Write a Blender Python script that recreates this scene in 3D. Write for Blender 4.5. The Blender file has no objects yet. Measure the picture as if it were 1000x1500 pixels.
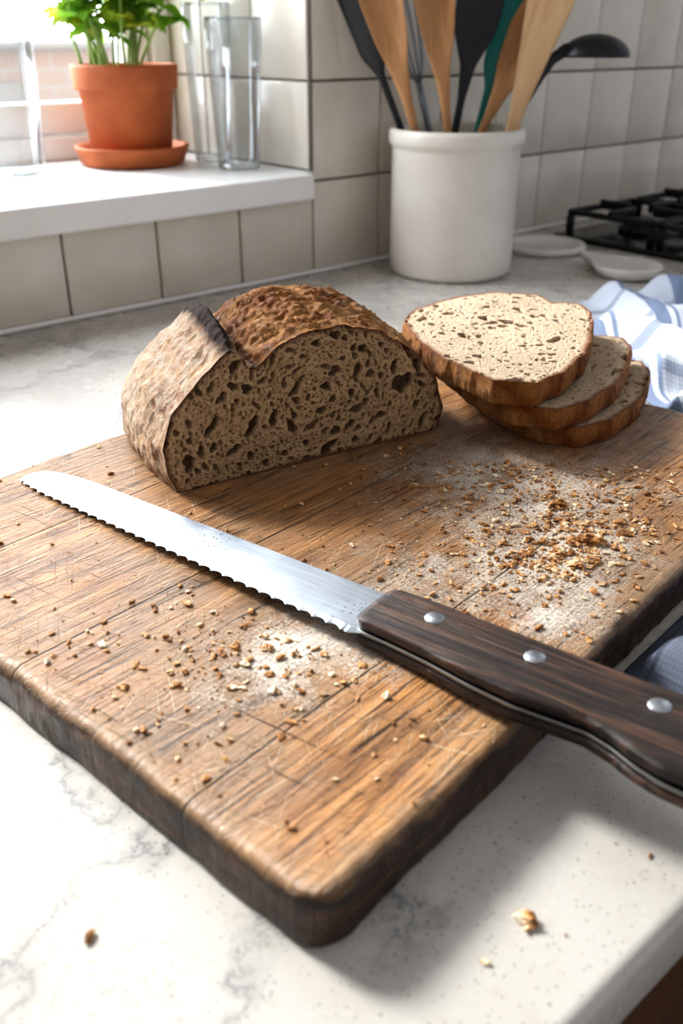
import bpy, bmesh, math, random
import numpy as np
from mathutils import Vector, Matrix, noise
random.seed(7); np.random.seed(7)
S=0.8
C=bpy.context.scene
# ---------------------------------------------------------------- helpers
def link(o):
    C.collection.objects.link(o); return o
def mesh_obj(name, verts, faces, mat=None, smooth=True, parent=None, mats=None, midx=None):
    me=bpy.data.meshes.new(name)
    me.from_pydata([tuple(v) for v in verts],[],[tuple(f) for f in faces])
    me.update()
    if mats:
        for m in mats: me.materials.append(m)
        if midx is not None: me.polygons.foreach_set('material_index',midx)
    elif mat: me.materials.append(mat)
    me.polygons.foreach_set('use_smooth',[smooth]*len(me.polygons))
    o=bpy.data.objects.new(name,me); link(o)
    if parent: o.parent=parent
    return o
def bm_obj(name,bm,mat,smooth=False,parent=None):
    me=bpy.data.meshes.new(name); bm.normal_update(); bm.to_mesh(me); bm.free()
    if mat: me.materials.append(mat)
    me.polygons.foreach_set('use_smooth',[smooth]*len(me.polygons))
    o=bpy.data.objects.new(name,me); link(o)
    if parent: o.parent=parent
    return o
def add_box(bm,x0,x1,y0,y1,z0,z1,bev=0,seg=2,M=None):
    vs=[bm.verts.new((x,y,z)) for x in(x0,x1) for y in(y0,y1) for z in(z0,z1)]
    idx=[(0,1,3,2),(4,6,7,5),(0,4,5,1),(2,3,7,6),(0,2,6,4),(1,5,7,3)]
    fs=[bm.faces.new([vs[i] for i in f]) for f in idx]
    if M is not None:
        for v in vs: v.co=M@v.co
    if bev>0:
        es=list({e for f in fs for e in f.edges})
        bmesh.ops.bevel(bm,geom=es,offset=bev,segments=seg,affect='EDGES',profile=.5)
def lathe(name,prof,mat,seg=96,loc=(0,0,0),parent=None,close=False):
    V=[];F=[];n=len(prof)
    for i in range(seg):
        a=2*math.pi*i/seg
        for r,z in prof: V.append((r*math.cos(a),r*math.sin(a),z))
    m=n if close else n-1
    for i in range(seg):
        j=(i+1)%seg
        for k in range(m):
            l=(k+1)%n
            F.append((i*n+k,j*n+k,j*n+l,i*n+l))
    o=mesh_obj(name,V,F,mat,True,parent)
    bm=bmesh.new(); bm.from_mesh(o.data)
    bmesh.ops.remove_doubles(bm,verts=bm.verts,dist=1e-6)
    bmesh.ops.recalc_face_normals(bm,faces=bm.faces)
    bm.to_mesh(o.data); bm.free()
    o.location=loc
    return o
def tube(V,F,pts,rad,seg=8):
    base=len(V); n=len(pts)
    for i,p in enumerate(pts):
        p=Vector(p)
        d=(Vector(pts[min(i+1,n-1)])-Vector(pts[max(i-1,0)])).normalized()
        s=d.cross(Vector((0.3,1,0.1))).normalized(); t=d.cross(s)
        r=rad[i] if isinstance(rad,(list,tuple)) else rad
        for k in range(seg):
            a=2*math.pi*k/seg
            V.append(tuple(p+s*r*math.cos(a)+t*r*math.sin(a)))
    for i in range(n-1):
        for k in range(seg):
            l=(k+1)%seg
            F.append((base+i*seg+k,base+i*seg+l,base+(i+1)*seg+l,base+(i+1)*seg+k))
    F.append(tuple(base+k for k in range(seg))[::-1]); F.append(tuple(base+(n-1)*seg+k for k in range(seg)))
def fbm(x,y,z,s,o=4):
    return noise.fractal(Vector((x*s,y*s,z*s)),0.6,2.0,o)
# ---------------------------------------------------------------- materials
class MT:
    def __init__(s,name):
        s.m=bpy.data.materials.new(name); s.m.use_nodes=True; s.t=s.m.node_tree
        s.t.nodes.clear(); s.out=s.t.nodes.new('ShaderNodeOutputMaterial')
        s.p=s.t.nodes.new('ShaderNodeBsdfPrincipled'); s.t.links.new(s.p.outputs[0],s.out.inputs[0])
    def n(s,typ,ins={},**props):
        nd=s.t.nodes.new('ShaderNode'+typ)
        for k,v in props.items(): setattr(nd,k,v)
        for k,v in ins.items(): s.set(nd,k,v)
        return nd
    def set(s,nd,k,v):
        i=nd.inputs[k]
        if isinstance(v,bpy.types.NodeSocket): s.t.links.new(v,i)
        elif isinstance(v,bpy.types.Node): s.t.links.new(v.outputs[0],i)
        else:
            if hasattr(i.default_value,'__len__') and len(i.default_value)==4 and len(v)==3: v=(*v,1)
            i.default_value=v
    def P(s,**k):
        for a,v in k.items(): s.set(s.p,a.replace('_',' '),v)
    def obj(s,sc=(1,1,1),rot=(0,0,0),src='Object',loc=(0,0,0)):
        tc=s.n('TexCoord')
        return s.n('Mapping',{'Vector':tc.outputs[src],'Scale':sc,'Rotation':rot,'Location':loc}).outputs[0]
    def noise(s,vec,scale,detail=4,rough=.55,dist=0):
        return s.n('TexNoise',{'Vector':vec,'Scale':scale,'Detail':detail,'Roughness':rough,'Distortion':dist}).outputs['Fac']
    def ramp(s,f,stops,interp='LINEAR'):
        r=s.n('ValToRGB',{'Fac':f}); cr=r.color_ramp; cr.interpolation=interp
        while len(cr.elements)<len(stops): cr.elements.new(.5)
        for e,(p,c) in zip(cr.elements,stops):
            e.position=p; e.color=(c,c,c,1) if isinstance(c,(int,float)) else (*c,1)
        return r.outputs[0]
    def mix(s,f,a,b,mode='MIX'):
        nd=s.n('Mix',data_type='RGBA',blend_type=mode)
        s.set(nd,0,f); s.set(nd,6,a); s.set(nd,7,b); return nd.outputs[2]
    def math(s,op,a,b=0.,c=None):
        ins={0:a,1:b}
        nd=s.n('Math',ins,operation=op)
        if c is not None: s.set(nd,2,c)
        return nd.outputs[0]
    def bump(s,h,strength=.5,dist=.002,normal=None):
        ins={'Height':h,'Strength':strength,'Distance':dist}
        if normal is not None: ins['Normal']=normal
        return s.n('Bump',ins).outputs[0]
    def attr(s,name): return s.n('Attribute',attribute_name=name)
def hexc(h):
    h=h.lstrip('#'); r=[int(h[i:i+2],16)/255 for i in(0,2,4)]
    return tuple(c/12.92 if c<=.04045 else ((c+.055)/1.055)**2.4 for c in r)
def simple(name,col,rough=.5,metal=0,var=.1,scale=20,bumpd=0,**k):
    m=MT(name); v=m.obj()
    f=m.noise(v,scale)
    a=tuple(c*(1-var) for c in col); b=tuple(min(1,c*(1+var)) for c in col)
    m.P(Base_Color=m.ramp(f,[(.3,a),(.7,b)]),Roughness=rough,Metallic=metal,**k)
    if bumpd: m.P(Normal=m.bump(m.noise(v,scale*3),.5,bumpd))
    return m.m

# counter
def m_counter():
    m=MT('quartz_countertop'); v=m.obj()
    base=m.ramp(m.noise(v,3,5),[(.3,hexc('#bcb7af')),(.7,hexc('#d2cec7'))])
    # veins
    d=m.n('TexNoise',{'Vector':v,'Scale':5.,'Detail':7.,'Roughness':.62})
    vv=m.n('VectorMath',{0:v,1:m.n('VectorMath',{0:d.outputs['Color'],'Scale':.40},operation='SCALE').outputs[0]},operation='ADD').outputs[0]
    vo=m.n('TexVoronoi',{'Vector':vv,'Scale':3.4},feature='DISTANCE_TO_EDGE').outputs['Distance']
    vein=m.ramp(vo,[(0,1.),(.009,.45),(.05,0.)])
    msk=m.ramp(m.noise(v,6,4,.6),[(.43,0.),(.58,1.)])
    vf=m.math('MULTIPLY',vein,msk)
    c=m.mix(m.math('MULTIPLY',vf,.68),base,hexc('#4e545e'))
    c=m.mix(m.ramp(m.noise(v,60,6,.75),[(.55,0.),(.75,.3)]),c,hexc('#9a907f'))
    for sc_,pr,th in ((340.,.78,.21),(190.,.95,.15)):
        vo2=m.n('TexVoronoi',{'Vector':v,'Scale':sc_},feature='F1')
        sp=m.ramp(vo2.outputs['Distance'],[(th,1.),(th+.1,0.)])
        sel=m.ramp(m.n('SeparateColor',{0:vo2.outputs['Color']}).outputs[0],[(pr,0.),(pr+.02,1.)])
        c=m.mix(m.math('MULTIPLY',m.math('MULTIPLY',sp,sel),.5),c,hexc('#5d5345'))
    m.P(Base_Color=c,Roughness=m.ramp(m.noise(v,14,4),[(.3,.2),(.7,.34)]),Specular_IOR_Level=.5)
    return m.m
def m_tile():
    m=MT('glazed_cream_tile'); v=m.obj()
    c=m.ramp(m.noise(v,5,4),[(.3,hexc('#cfc6b8')),(.7,hexc('#e2dcd1'))])
    m.P(Base_Color=c,Roughness=.22,Normal=m.bump(m.noise(v,9,2),.35,.004))
    return m.m
M_counter=m_counter(); M_tile=m_tile()
M_grout=simple('grout',hexc('#6f675e'),.9,var=.2,scale=60,bumpd=.001)
M_sill=simple('white_sill_paint',hexc('#e8e7e5'),.32,var=.04,scale=6)
M_frame=simple('white_window_frame',hexc('#ecebe9'),.4,var=.03)
def m_board():
    m=MT('worn_board_wood'); v=m.obj()
    tc=m.n('TexCoord'); xyz=m.n('SeparateXYZ',{0:v})
    X,Y=xyz.outputs[0],xyz.outputs[1]
    pl=m.ramp(Y,[(0,.15),(.100,.62),(.273,.38),(.42,.75)],'CONSTANT')
    off=m.n('CombineXYZ',{0:m.math('MULTIPLY',pl,7.),1:m.math('MULTIPLY',pl,3.),2:0.}).outputs[0]
    vo=m.n('VectorMath',{0:v,1:off},operation='ADD').outputs[0]
    g1=m.noise(m.n('Mapping',{'Vector':vo,'Scale':(2.6,22,10)}).outputs[0],1.6,7,.66,1.4)
    g2=m.noise(m.n('Mapping',{'Vector':vo,'Scale':(9,190,40)}).outputs[0],1.3,6,.66,.4)
    big=m.noise(v,4.5,6,.68)
    c=m.ramp(g1,[(.25,hexc('#704826')),(.42,hexc('#a57241')),(.6,hexc('#c88f56')),(.8,hexc('#dbad79'))])
    c=m.mix(m.ramp(g2,[(.36,.75),(.5,0.)]),c,hexc('#452b19'))
    c=m.mix(m.ramp(g2,[(.55,0.),(.75,.55)]),c,hexc('#e0bc8e'))
    c=m.mix(m.ramp(pl,[(.1,0.),(.8,.35)]),c,hexc('#84644a'))
    gx=m.math('ADD',big,m.math('MULTIPLY',X,.10))
    c=m.mix(m.ramp(gx,[(.44,0.),(.62,.6)]),c,hexc('#95806a'))
    c=m.mix(m.ramp(m.noise(m.n('Mapping',{'Vector':vo,'Scale':(8,20,10)}).outputs[0],1.4,7,.7,.5),[(.54,0.),(.71,.75)]),c,hexc('#3b291c'))
    sc=None
    for i,(rz,s,seed) in enumerate([(.55,1.,0),(-.5,1.,3),(1.2,1.,6),(.15,1.,9),(-.1,1.,13),(-1.0,1.,17),(.85,1.,23)]):
        mp=m.n('Mapping',{'Vector':v,'Rotation':(0,0,rz),'Location':(seed,seed*.7,0)}).outputs[0]
        mp=m.n('Mapping',{'Vector':mp,'Scale':(13,700,1)}).outputs[0]
        f=m.ramp(m.noise(mp,1.,2,.5,.1),[(.65,0.),(.71,1.)])
        sc=f if sc is None else m.math('MAXIMUM',sc,f)
    mk=m.ramp(m.noise(v,8,4,.6),[(.42,.1),(.6,.7)])
    scm=m.math('MULTIPLY',sc,mk)
    c=m.mix(scm,c,hexc('#e0caa8'))
    cut=None
    for rz,lo in((.08,.60),(.0,.61),(1.45,.65),(.3,.65)):
        mp=m.n('Mapping',{'Vector':v,'Rotation':(0,0,rz),'Location':(rz*9,3,0)}).outputs[0]
        mp=m.n('Mapping',{'Vector':mp,'Scale':(9,320,1)}).outputs[0]
        f=m.ramp(m.noise(mp,1.,4,.6,.5),[(lo,0.),(lo+.05,1.)])
        cut=f if cut is None else m.math('MAXIMUM',cut,f)
    c=m.mix(m.math('MULTIPLY',cut,.8),c,hexc('#22150d'))
    ex=m.math('MINIMUM',m.math('MINIMUM',X,m.math('SUBTRACT',.73,X)),m.math('MINIMUM',Y,m.math('SUBTRACT',.547,Y)))
    exn=m.math('ADD',m.math('MULTIPLY',ex,30.),m.math('MULTIPLY',m.math('SUBTRACT',m.noise(v,35,5,.7),.5),2.2))
    c=m.mix(m.ramp(exn,[(.15,.6),(.6,0.)]),c,hexc('#a98a68'))
    fl=None
    for (cx,cy,rx,ry,st) in [(.365,.085,.15,.10,1.),(.15,.15,.13,.09,.85),(.45,.22,.15,.15,.8),(.30,.04,.18,.07,.75),(.44,.14,.26,.17,.75),(.25,.12,.22,.12,.6)]:
        d=m.n('VectorMath',{0:m.n('Mapping',{'Vector':v,'Location':(-cx/rx,-cy/ry,0),'Scale':(1/rx,1/ry,0)}).outputs[0]},operation='LENGTH').outputs['Value']
        f=m.math('MULTIPLY',m.ramp(d,[(0,1.),(1,0.)]),st)
        fl=f if fl is None else m.math('MAXIMUM',fl,f)
    nf=m.math('ADD',m.math('MULTIPLY',m.noise(v,22,6,.7),.45),m.math('MULTIPLY',m.noise(v,420,4,.8),.55))
    f=m.ramp(m.math('ADD',m.math('MULTIPLY',fl,.30),m.math('MULTIPLY',nf,.95)),[(.58,0.),(.72,1.)])
    fm=m.math('MULTIPLY',f,m.ramp(fl,[(0,0.),(.3,.85)]))
    c=m.mix(fm,c,hexc('#e8dfd1'))
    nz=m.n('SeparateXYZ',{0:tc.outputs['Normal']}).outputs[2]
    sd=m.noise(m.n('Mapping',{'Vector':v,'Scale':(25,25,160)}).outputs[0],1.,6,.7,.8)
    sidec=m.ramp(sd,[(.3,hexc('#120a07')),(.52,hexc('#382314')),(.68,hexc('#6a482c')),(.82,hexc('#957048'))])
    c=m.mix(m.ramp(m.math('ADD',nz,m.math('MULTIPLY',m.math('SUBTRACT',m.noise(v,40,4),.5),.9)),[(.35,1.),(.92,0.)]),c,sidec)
    seam=None
    for sy,stg in((.100,1.),(.273,1.),(.42,.6)):
        wob=m.math('MULTIPLY',m.math('SUBTRACT',m.noise(v,6,2),.5),.003)
        a=m.math('ABSOLUTE',m.math('SUBTRACT',m.math('ADD',Y,wob),sy))
        f=m.math('MULTIPLY',m.ramp(m.math('MULTIPLY',a,560.),[(.0,1.),(.7,0.)]),stg)
        seam=f if seam is None else m.math('MAXIMUM',seam,f)
    seam=m.math('MULTIPLY',seam,m.ramp(m.math('SUBTRACT',m.noise(v,9,3),m.math('MULTIPLY',X,.6)),[(.1,.2),(.35,1.)]))
    c=m.mix(seam,c,hexc('#150c07'))
    b=m.math('SUBTRACT',m.math('ADD',m.math('MULTIPLY',g2,.8),m.math('MULTIPLY',g1,.5)),m.math('ADD',m.math('MULTIPLY',m.math('MAXIMUM',sc,cut),.45),seam))
    b=m.math('ADD',b,m.math('MULTIPLY',fm,.3))
    m.P(Base_Color=c,Roughness=m.math('ADD',m.math('MULTIPLY',g2,.4),m.math('ADD',m.math('MULTIPLY',fm,.3),.2)),Normal=m.bump(b,.8,.0028))
    return m.m
M_board=m_board()
def m_crumb(name,c0,c1,dark,crust):
    m=MT(name); v=m.obj()
    f=m.noise(v,160,4,.7)
    c=m.ramp(f,[(.3,c0),(.7,c1)])
    c=m.mix(m.ramp(m.noise(v,22,3),[(.4,0.),(.7,.35)]),c,tuple(x*.72 for x in c0))
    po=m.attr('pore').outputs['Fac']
    c=m.mix(m.ramp(po,[(.1,0.),(.9,.75)]),c,dark)  # glossy gel tone plus occlusion shade painted into the deeper pores
    ed=m.attr('edge').outputs['Fac']
    c=m.mix(m.ramp(m.math('ADD',ed,m.math('MULTIPLY',m.math('SUBTRACT',f,.5),.3)),[(.35,0.),(.9,1.)]),c,crust)
    m.P(Base_Color=c,Roughness=.7,Normal=m.bump(m.math('ADD',f,m.noise(v,420,2)),.8,.002))
    m.P(Subsurface_Weight=.08,Subsurface_Radius=(.02,.012,.006),Subsurface_Scale=.2)
    return m.m
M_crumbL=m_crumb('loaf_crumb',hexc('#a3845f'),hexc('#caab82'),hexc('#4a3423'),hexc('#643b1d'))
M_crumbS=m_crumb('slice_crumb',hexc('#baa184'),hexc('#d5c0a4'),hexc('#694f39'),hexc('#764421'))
def m_crust():
    m=MT('bread_crust'); v=m.obj()
    f1=m.noise(v,20,8,.7,.4); f2=m.noise(v,110,7,.8); f3=m.noise(v,9,4,.6)
    c=m.ramp(f1,[(.28,hexc('#582f10')),(.43,hexc('#995b28')),(.56,hexc('#c58949')),(.75,hexc('#e3bb87'))])
    fl=m.attr('flour').outputs['Fac']
    ff=m.math('ADD',m.math('ADD',fl,m.math('MULTIPLY',m.math('SUBTRACT',f3,.5),.9)),m.math('MULTIPLY',m.math('SUBTRACT',f2,.5),1.8))
    c=m.mix(m.ramp(ff,[(.3,0.),(.85,.8)]),c,hexc('#dccdb6'))
    bu=m.attr('burn').outputs['Fac']
    bf=m.ramp(m.math('ADD',bu,m.math('MULTIPLY',m.math('SUBTRACT',f2,.5),1.)),[(.35,0.),(.85,.95)])
    c=m.mix(bf,c,hexc('#24120a'))
    m.P(Base_Color=c,Roughness=m.math('ADD',.6,m.math('MULTIPLY',bf,.25)),Specular_IOR_Level=.3,Normal=m.bump(f2,1.,.005))
    return m.m
M_crust=m_crust()
# ---------------------------------------------------------------- frames
W=Vector((.758,.652,0)).normalized(); NW=Vector((W.y,-W.x,0))
O=Vector((-.052,1.729,0))
MW=Matrix(((W.x,-NW.x,0,O.x),(W.y,-NW.y,0,O.y),(0,0,1,0),(0,0,0,1)))  # local x=u, local y=-v (into wall), z
TS=.1645
def tiles(name,ulist,zlist,M,skip=None,ybias=0):
    bm=bmesh.new(); g=.0018
    for (u0,u1) in ulist:
        for (z0,z1) in zlist:
            zz=skip(u0,u1,z0,z1) if skip else (z0,z1)
            if zz is None: continue
            z0_,z1_=zz
            R=Matrix.Translation(((u0+u1)/2,0,(z0_+z1_)/2))@Matrix.Rotation(random.uniform(-.006,.006),4,'Z')@Matrix.Rotation(random.uniform(-.006,.006),4,'X')
            hu=(u1-u0)/2-g; hz=(z1_-z0_)/2-g
            add_box(bm,-hu,hu,0,.009,-hz,hz,.0022,2,R)
    o=bm_obj(name,bm,M_tile,True)
    o.matrix_world=M
    return o
WIN_L=-10*TS; WIN_T=11*TS
SILL_B,SILL_T=.138,.182
ul=[(i*TS,(i+1)*TS) for i in range(-14,17)]
NR=14
zl=[(j*TS,(j+1)*TS) for j in range(0,NR)]
def sk(u0,u1,z0,z1):
    if u0>=WIN_L-1e-4 and u1<=1e-4:
        if z0<.01: return (z0+.004,SILL_B-.002)
        if z1<=WIN_T+1e-4: return None
    return (z0+ (.004 if z0<.01 else 0),z1)
wall=bpy.data.objects.new('wall_back',None); link(wall); 
t=tiles('tiles',ul,zl,MW,sk)
bm=bmesh.new(); WB=.0065; D=.50; TH=D+.05
HT=NR*TS
add_box(bm,-14*TS,WIN_L,WB,TH,-1.12,HT); add_box(bm,0.0,17*TS,WB,TH,-1.12,HT)
add_box(bm,WIN_L,0,WB,TH,-1.12,SILL_B); add_box(bm,WIN_L,0,WB,TH,WIN_T,HT)
b=bm_obj('backing',bm,M_grout); b.matrix_world=MW
MJ=MW@Matrix(((0,1,0,-.0065),(1,0,0,0),(0,0,1,0),(0,0,0,1)))
jm=tiles('jamb_tiles',[(.003,TS),(TS,2*TS),(2*TS,D)],[(max(SILL_T+.001,j*TS),(j+1)*TS) for j in range(1,11)],MJ)
bm=bmesh.new(); add_box(bm,-.004,0,.0,D,SILL_T,WIN_T); jb=bm_obj('jamb_grout',bm,M_grout); jb.matrix_world=MW
for x in(t,b,jm,jb):
    mw=x.matrix_world.copy(); x.parent=wall; x.matrix_world=mw
M_ceil=simple('ceiling_paint',hexc('#dcdad6'),.9,var=.03)
bm=bmesh.new(); add_box(bm,-14*TS,17*TS,-3.4,TH,HT+.001,HT+.05); x=bm_obj('unseen_ceiling',bm,M_ceil); x.matrix_world=MW  # out of view; added to cut the overhead sky fill
bm=bmesh.new(); add_box(bm,-14*TS-.1,-14*TS-.001,-3.4,TH,-1.12,HT+.05); x=bm_obj('unseen_wall_left',bm,M_ceil); x.matrix_world=MW  # out of view; added to block sky light coming from the left
bm=bmesh.new(); add_box(bm,WIN_L+.002,-.001,-.002,D+.03,SILL_B,SILL_T-.0003); add_box(bm,WIN_L+.002,-.022,-.034,.02,SILL_B,SILL_T,.005,3)
sill=bm_obj('trim_1',bm,M_sill,True); sill.matrix_world=MW
for p in sill.data.polygons: p.use_smooth=False
bm=bmesh.new(); add_box(bm,-14*TS,17*TS,-.011,-.0005,0.0,.008,.003,2)
tr=bm_obj('trim_2',bm,M_sill,True); tr.matrix_world=MW
win=bpy.data.objects.new('window_1',None); link(win)
bm=bmesh.new(); y0=D-.06; y1=D+.01
def fb(u0,u1,z0,z1,ya=y0,yb=y1): add_box(bm,u0,u1,ya,yb,z0,z1,.004,2)
fb(WIN_L,-.008,SILL_T,.225); fb(WIN_L,-.008,WIN_T-.05,WIN_T)
fb(-.05,-.008,.225,WIN_T-.05); fb(WIN_L,WIN_L+.05,.225,WIN_T-.05)
for (a,c_) in((-.80,-.055),(WIN_L+.055,-.83)):
    fb(a,c_,.228,.285,y0+.012,y1-.005); fb(a,c_,WIN_T-.12,WIN_T-.055,y0+.012,y1-.005)
    fb(a,a+.05,.285,WIN_T-.12,y0+.012,y1-.005); fb(c_-.05,c_,.285,WIN_T-.12,y0+.012,y1-.005)
fb(-.83,-.80,.225,WIN_T-.05)
wf=bm_obj('frame',bm,M_frame,True); wf.matrix_world=MW
wf.parent=win
def thin_glass(name,fac,amt,tint=(.97,.98,.98,1)):
    mg=MT(name); tr_=mg.n('BsdfTransparent',{'Color':tint}); gl=mg.n('BsdfGlossy',{'Roughness':.03})
    lw=mg.n('LayerWeight',{'Blend':fac})
    mx=mg.n('MixShader',{0:mg.math('MULTIPLY',lw.outputs['Fresnel'],amt),1:tr_.outputs[0],2:gl.outputs[0]}); mg.t.links.new(mx.outputs[0],mg.out.inputs[0]); return mg.m
M_pane=thin_glass('window_glass',.1,.5)
wg=mesh_obj('pane',[(WIN_L+.07,D-.018,.27),(-.07,D-.018,.27),(-.07,D-.018,WIN_T-.1),(WIN_L+.07,D-.018,WIN_T-.1)],[(0,1,2,3)],M_pane,False); wg.matrix_world=MW; wg.parent=win
mf=MT('facade_brick')
br=mf.n('TexBrick',{'Vector':mf.obj(rot=(math.pi/2,0,0)),'Color1':(*hexc('#f6e6dc'),1),'Color2':(*hexc('#f2ddd2'),1),'Mortar':(*hexc('#f6f0ec'),1),'Scale':3.})
mf.P(Base_Color=br.outputs[0],Roughness=.9)
fac=bpy.data.objects.new('neighbour_house',None); link(fac)
bm=bmesh.new(); add_box(bm,-6,2.4,3.4,4.2,-1.12,.34,.01,1); x=bm_obj('brick_walls',bm,mf.m); x.matrix_world=MW; x.parent=fac
bm=bmesh.new(); 
for k in range(8): add_box(bm,-5.6+k*1.0,-5.1+k*1.0,3.36,3.41,-.4,.2,.01,1)
add_box(bm,-6.1,2.5,3.3,4.3,.34,.38,.01,1)
x=bm_obj('windows_and_eaves',bm,M_frame); x.matrix_world=MW; x.parent=fac
# ---------------------------------------------------------------- counter, cabinet, floor
VC=1.223
bm=bmesh.new(); add_box(bm,-14*TS,17*TS,-VC,WB-.0005,-.05,0,.009,4)
ct=bm_obj('countertop',bm,M_counter,True); ct.matrix_world=MW
mw_=MT('cabinet_oak'); g=mw_.noise(mw_.obj((1.5,1.5,25)),2,5,.6,1)
mw_.P(Base_Color=mw_.ramp(g,[(.3,hexc('#3a2415')),(.7,hexc('#6e4728'))]),Roughness=.45)
bm=bmesh.new()
add_box(bm,-14*TS,17*TS,-VC+.05,-.002+WB,-1.03,-.0505)
for k in range(9): add_box(bm,-14*TS+.01+k*.565,-14*TS+.555+k*.565,-VC+.028,-VC+.049,-1.02,-.06,.004,2)
cb=bm_obj('base_cabinet',bm,mw_.m); cb.matrix_world=MW
mfl=MT('floor_boards'); g=mfl.noise(mfl.obj((1,12,1)),2,5); mfl.P(Base_Color=mfl.ramp(g,[(.3,hexc('#4a3626')),(.7,hexc('#6b5038'))]),Roughness=.5)
bm=bmesh.new(); add_box(bm,-14*TS,17*TS,-4,TH,-1.16,-1.12); fl=bm_obj('floor',bm,mfl.m); fl.matrix_world=MW
# ---------------------------------------------------------------- cutting board
BT=.038
A=Vector((.664,.748,0)).normalized(); B=Vector((-A.y,A.x,0)); NB=Vector((-.010,.283,0))
MB=Matrix(((A.x,B.x,0,NB.x),(A.y,B.y,0,NB.y),(0,0,1,0),(0,0,0,1)))
LA,LB=.73,.547
def rrect(x0,x1,y0,y1,r,n=8):
    pts=[]
    for cx,cy,a0 in((x1-r,y1-r,0),(x0+r,y1-r,90),(x0+r,y0+r,180),(x1-r,y0+r,270)):
        for k in range(n+1):
            a=math.radians(a0+90*k/n); pts.append((cx+r*math.cos(a),cy+r*math.sin(a)))
    return pts
out=rrect(0,LA,0,LB,.022)
dp=[]
for i,p in enumerate(out):
    q=out[(i+1)%len(out)]; L=math.hypot(q[0]-p[0],q[1]-p[1]); n=max(1,int(L/.004))
    for k in range(n): dp.append((p[0]+(q[0]-p[0])*k/n,p[1]+(q[1]-p[1])*k/n))
def inset(pts,d):
    n=len(pts); r=[]
    for i in range(n):
        a=pts[i-1]; b=pts[(i+1)%n]; tx,ty=b[0]-a[0],b[1]-a[1]; L=math.hypot(tx,ty)
        r.append((pts[i][0]-ty/L*d,pts[i][1]+tx/L*d))
    return r
prof=[(.004,0),(.001,.002),(0,.005),(0,.012),(0,.018),(0,.024),(0,.029),(.0008,.0325),(.0024,.0353),(.005,.0372),(.009,BT)]
V=[];F=[];n=len(dp)
for (d,z) in prof:
    ip=inset(dp,d)
    for (x,y) in ip:
        w=noise.noise(Vector((x*22,y*22,z*25)))*.0014+noise.noise(Vector((x*90,y*90,z*90)))*.0009
        k=w if z<BT-.0001 else 0
        dent=max(0,noise.noise(Vector((x*30,y*30,7)))-.15)*.004 if z>.03 and z<BT else 0
        nx_=1 if x>LA-.02 else(-1 if x<.02 else 0); ny_=1 if y>LB-.02 else(-1 if y<.02 else 0)
        V.append((x+nx_*(k-dent),y+ny_*(k-dent),z if z<.03 or z>=BT else z+w*.4-dent*.5))
for r in range(len(prof)-1):
    for i in range(n):
        j=(i+1)%n; F.append((r*n+i,r*n+j,(r+1)*n+j,(r+1)*n+i))
F.append(tuple(range(n))[::-1]); F.append(tuple((len(prof)-1)*n+i for i in range(n)))
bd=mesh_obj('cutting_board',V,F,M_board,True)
bd.data.polygons[len(F)-1].use_smooth=False
bd.matrix_world=MB@Matrix.Translation((0,0,.0003))
# ---------------------------------------------------------------- bread
def resample(pts,n,closed=True,smooth=2):
    P=[np.array(p,float) for p in pts]
    if closed: P=P+[P[0]]
    P=np.array(P); d=np.r_[0,np.cumsum(np.linalg.norm(np.diff(P,axis=0),axis=1))]
    t=np.linspace(0,d[-1],n,endpoint=not closed)
    R=np.c_[np.interp(t,d,P[:,0]),np.interp(t,d,P[:,1])]
    for _ in range(smooth):
        R=(np.roll(R,1,0)+2*R+np.roll(R,-1,0))/4
    return R
def holes_field(X,Y,holes):
    dep=np.zeros_like(X)
    for (cx,cy,rx,ry,a,dm) in holes:
        m=(np.abs(X-cx)<1.4*(rx+ry))&(np.abs(Y-cy)<1.4*(rx+ry))
        if not m.any(): continue
        x=X[m]-cx;y=Y[m]-cy;c,s=math.cos(a),math.sin(a)
        ang=np.arctan2(y,x); wob=1+.12*np.sin(2*ang+cx*900)+.13*np.sin(3*ang+cx*1900)+.08*np.sin(5*ang+cy*700)
        q=(((x*c+y*s)/rx)**2+((-x*s+y*c)/ry)**2)/wob**2
        d=np.where(q<1,dm*np.clip(1-q,0,1)**.4,0)
        dep[m]=np.maximum(dep[m],d)
    return dep
def gen_holes(out,n,seed,extra=(),rmin=.0011,rmax=.0075,pw=2.6,nm=30,m0=.0022,m1=.0042,amid=1.3):
    rs=np.random.RandomState(seed); lo=out.min(0);hi=out.max(0);H=list(extra); c=(lo+hi)/2
    tries=0; k=0
    while k<n+nm and tries<20000:
        tries+=1
        p=lo+(hi-lo)*rs.rand(2)
        r=m0+(m1-m0)*rs.rand()**2 if k<nm else (rmin+(rmax-rmin)*rs.rand()**pw)
        ok=True
        for (hx_,hy_,ra,rb,_,_) in H:
            if abs(hx_-p[0])<.03 and math.hypot(hx_-p[0],hy_-p[1])<(math.sqrt(ra*rb)+r)*1.12+.0004: ok=False;break
        if not ok: continue
        q=(p-c); asp=1+(.9 if k>=nm else amid)*rs.rand()
        a=math.atan2(q[1],q[0])+math.pi/2+rs.randn()*.5
        H.append((p[0],p[1],r*asp,r,a,min(.011,r*2.2))); k+=1
    return H
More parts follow.
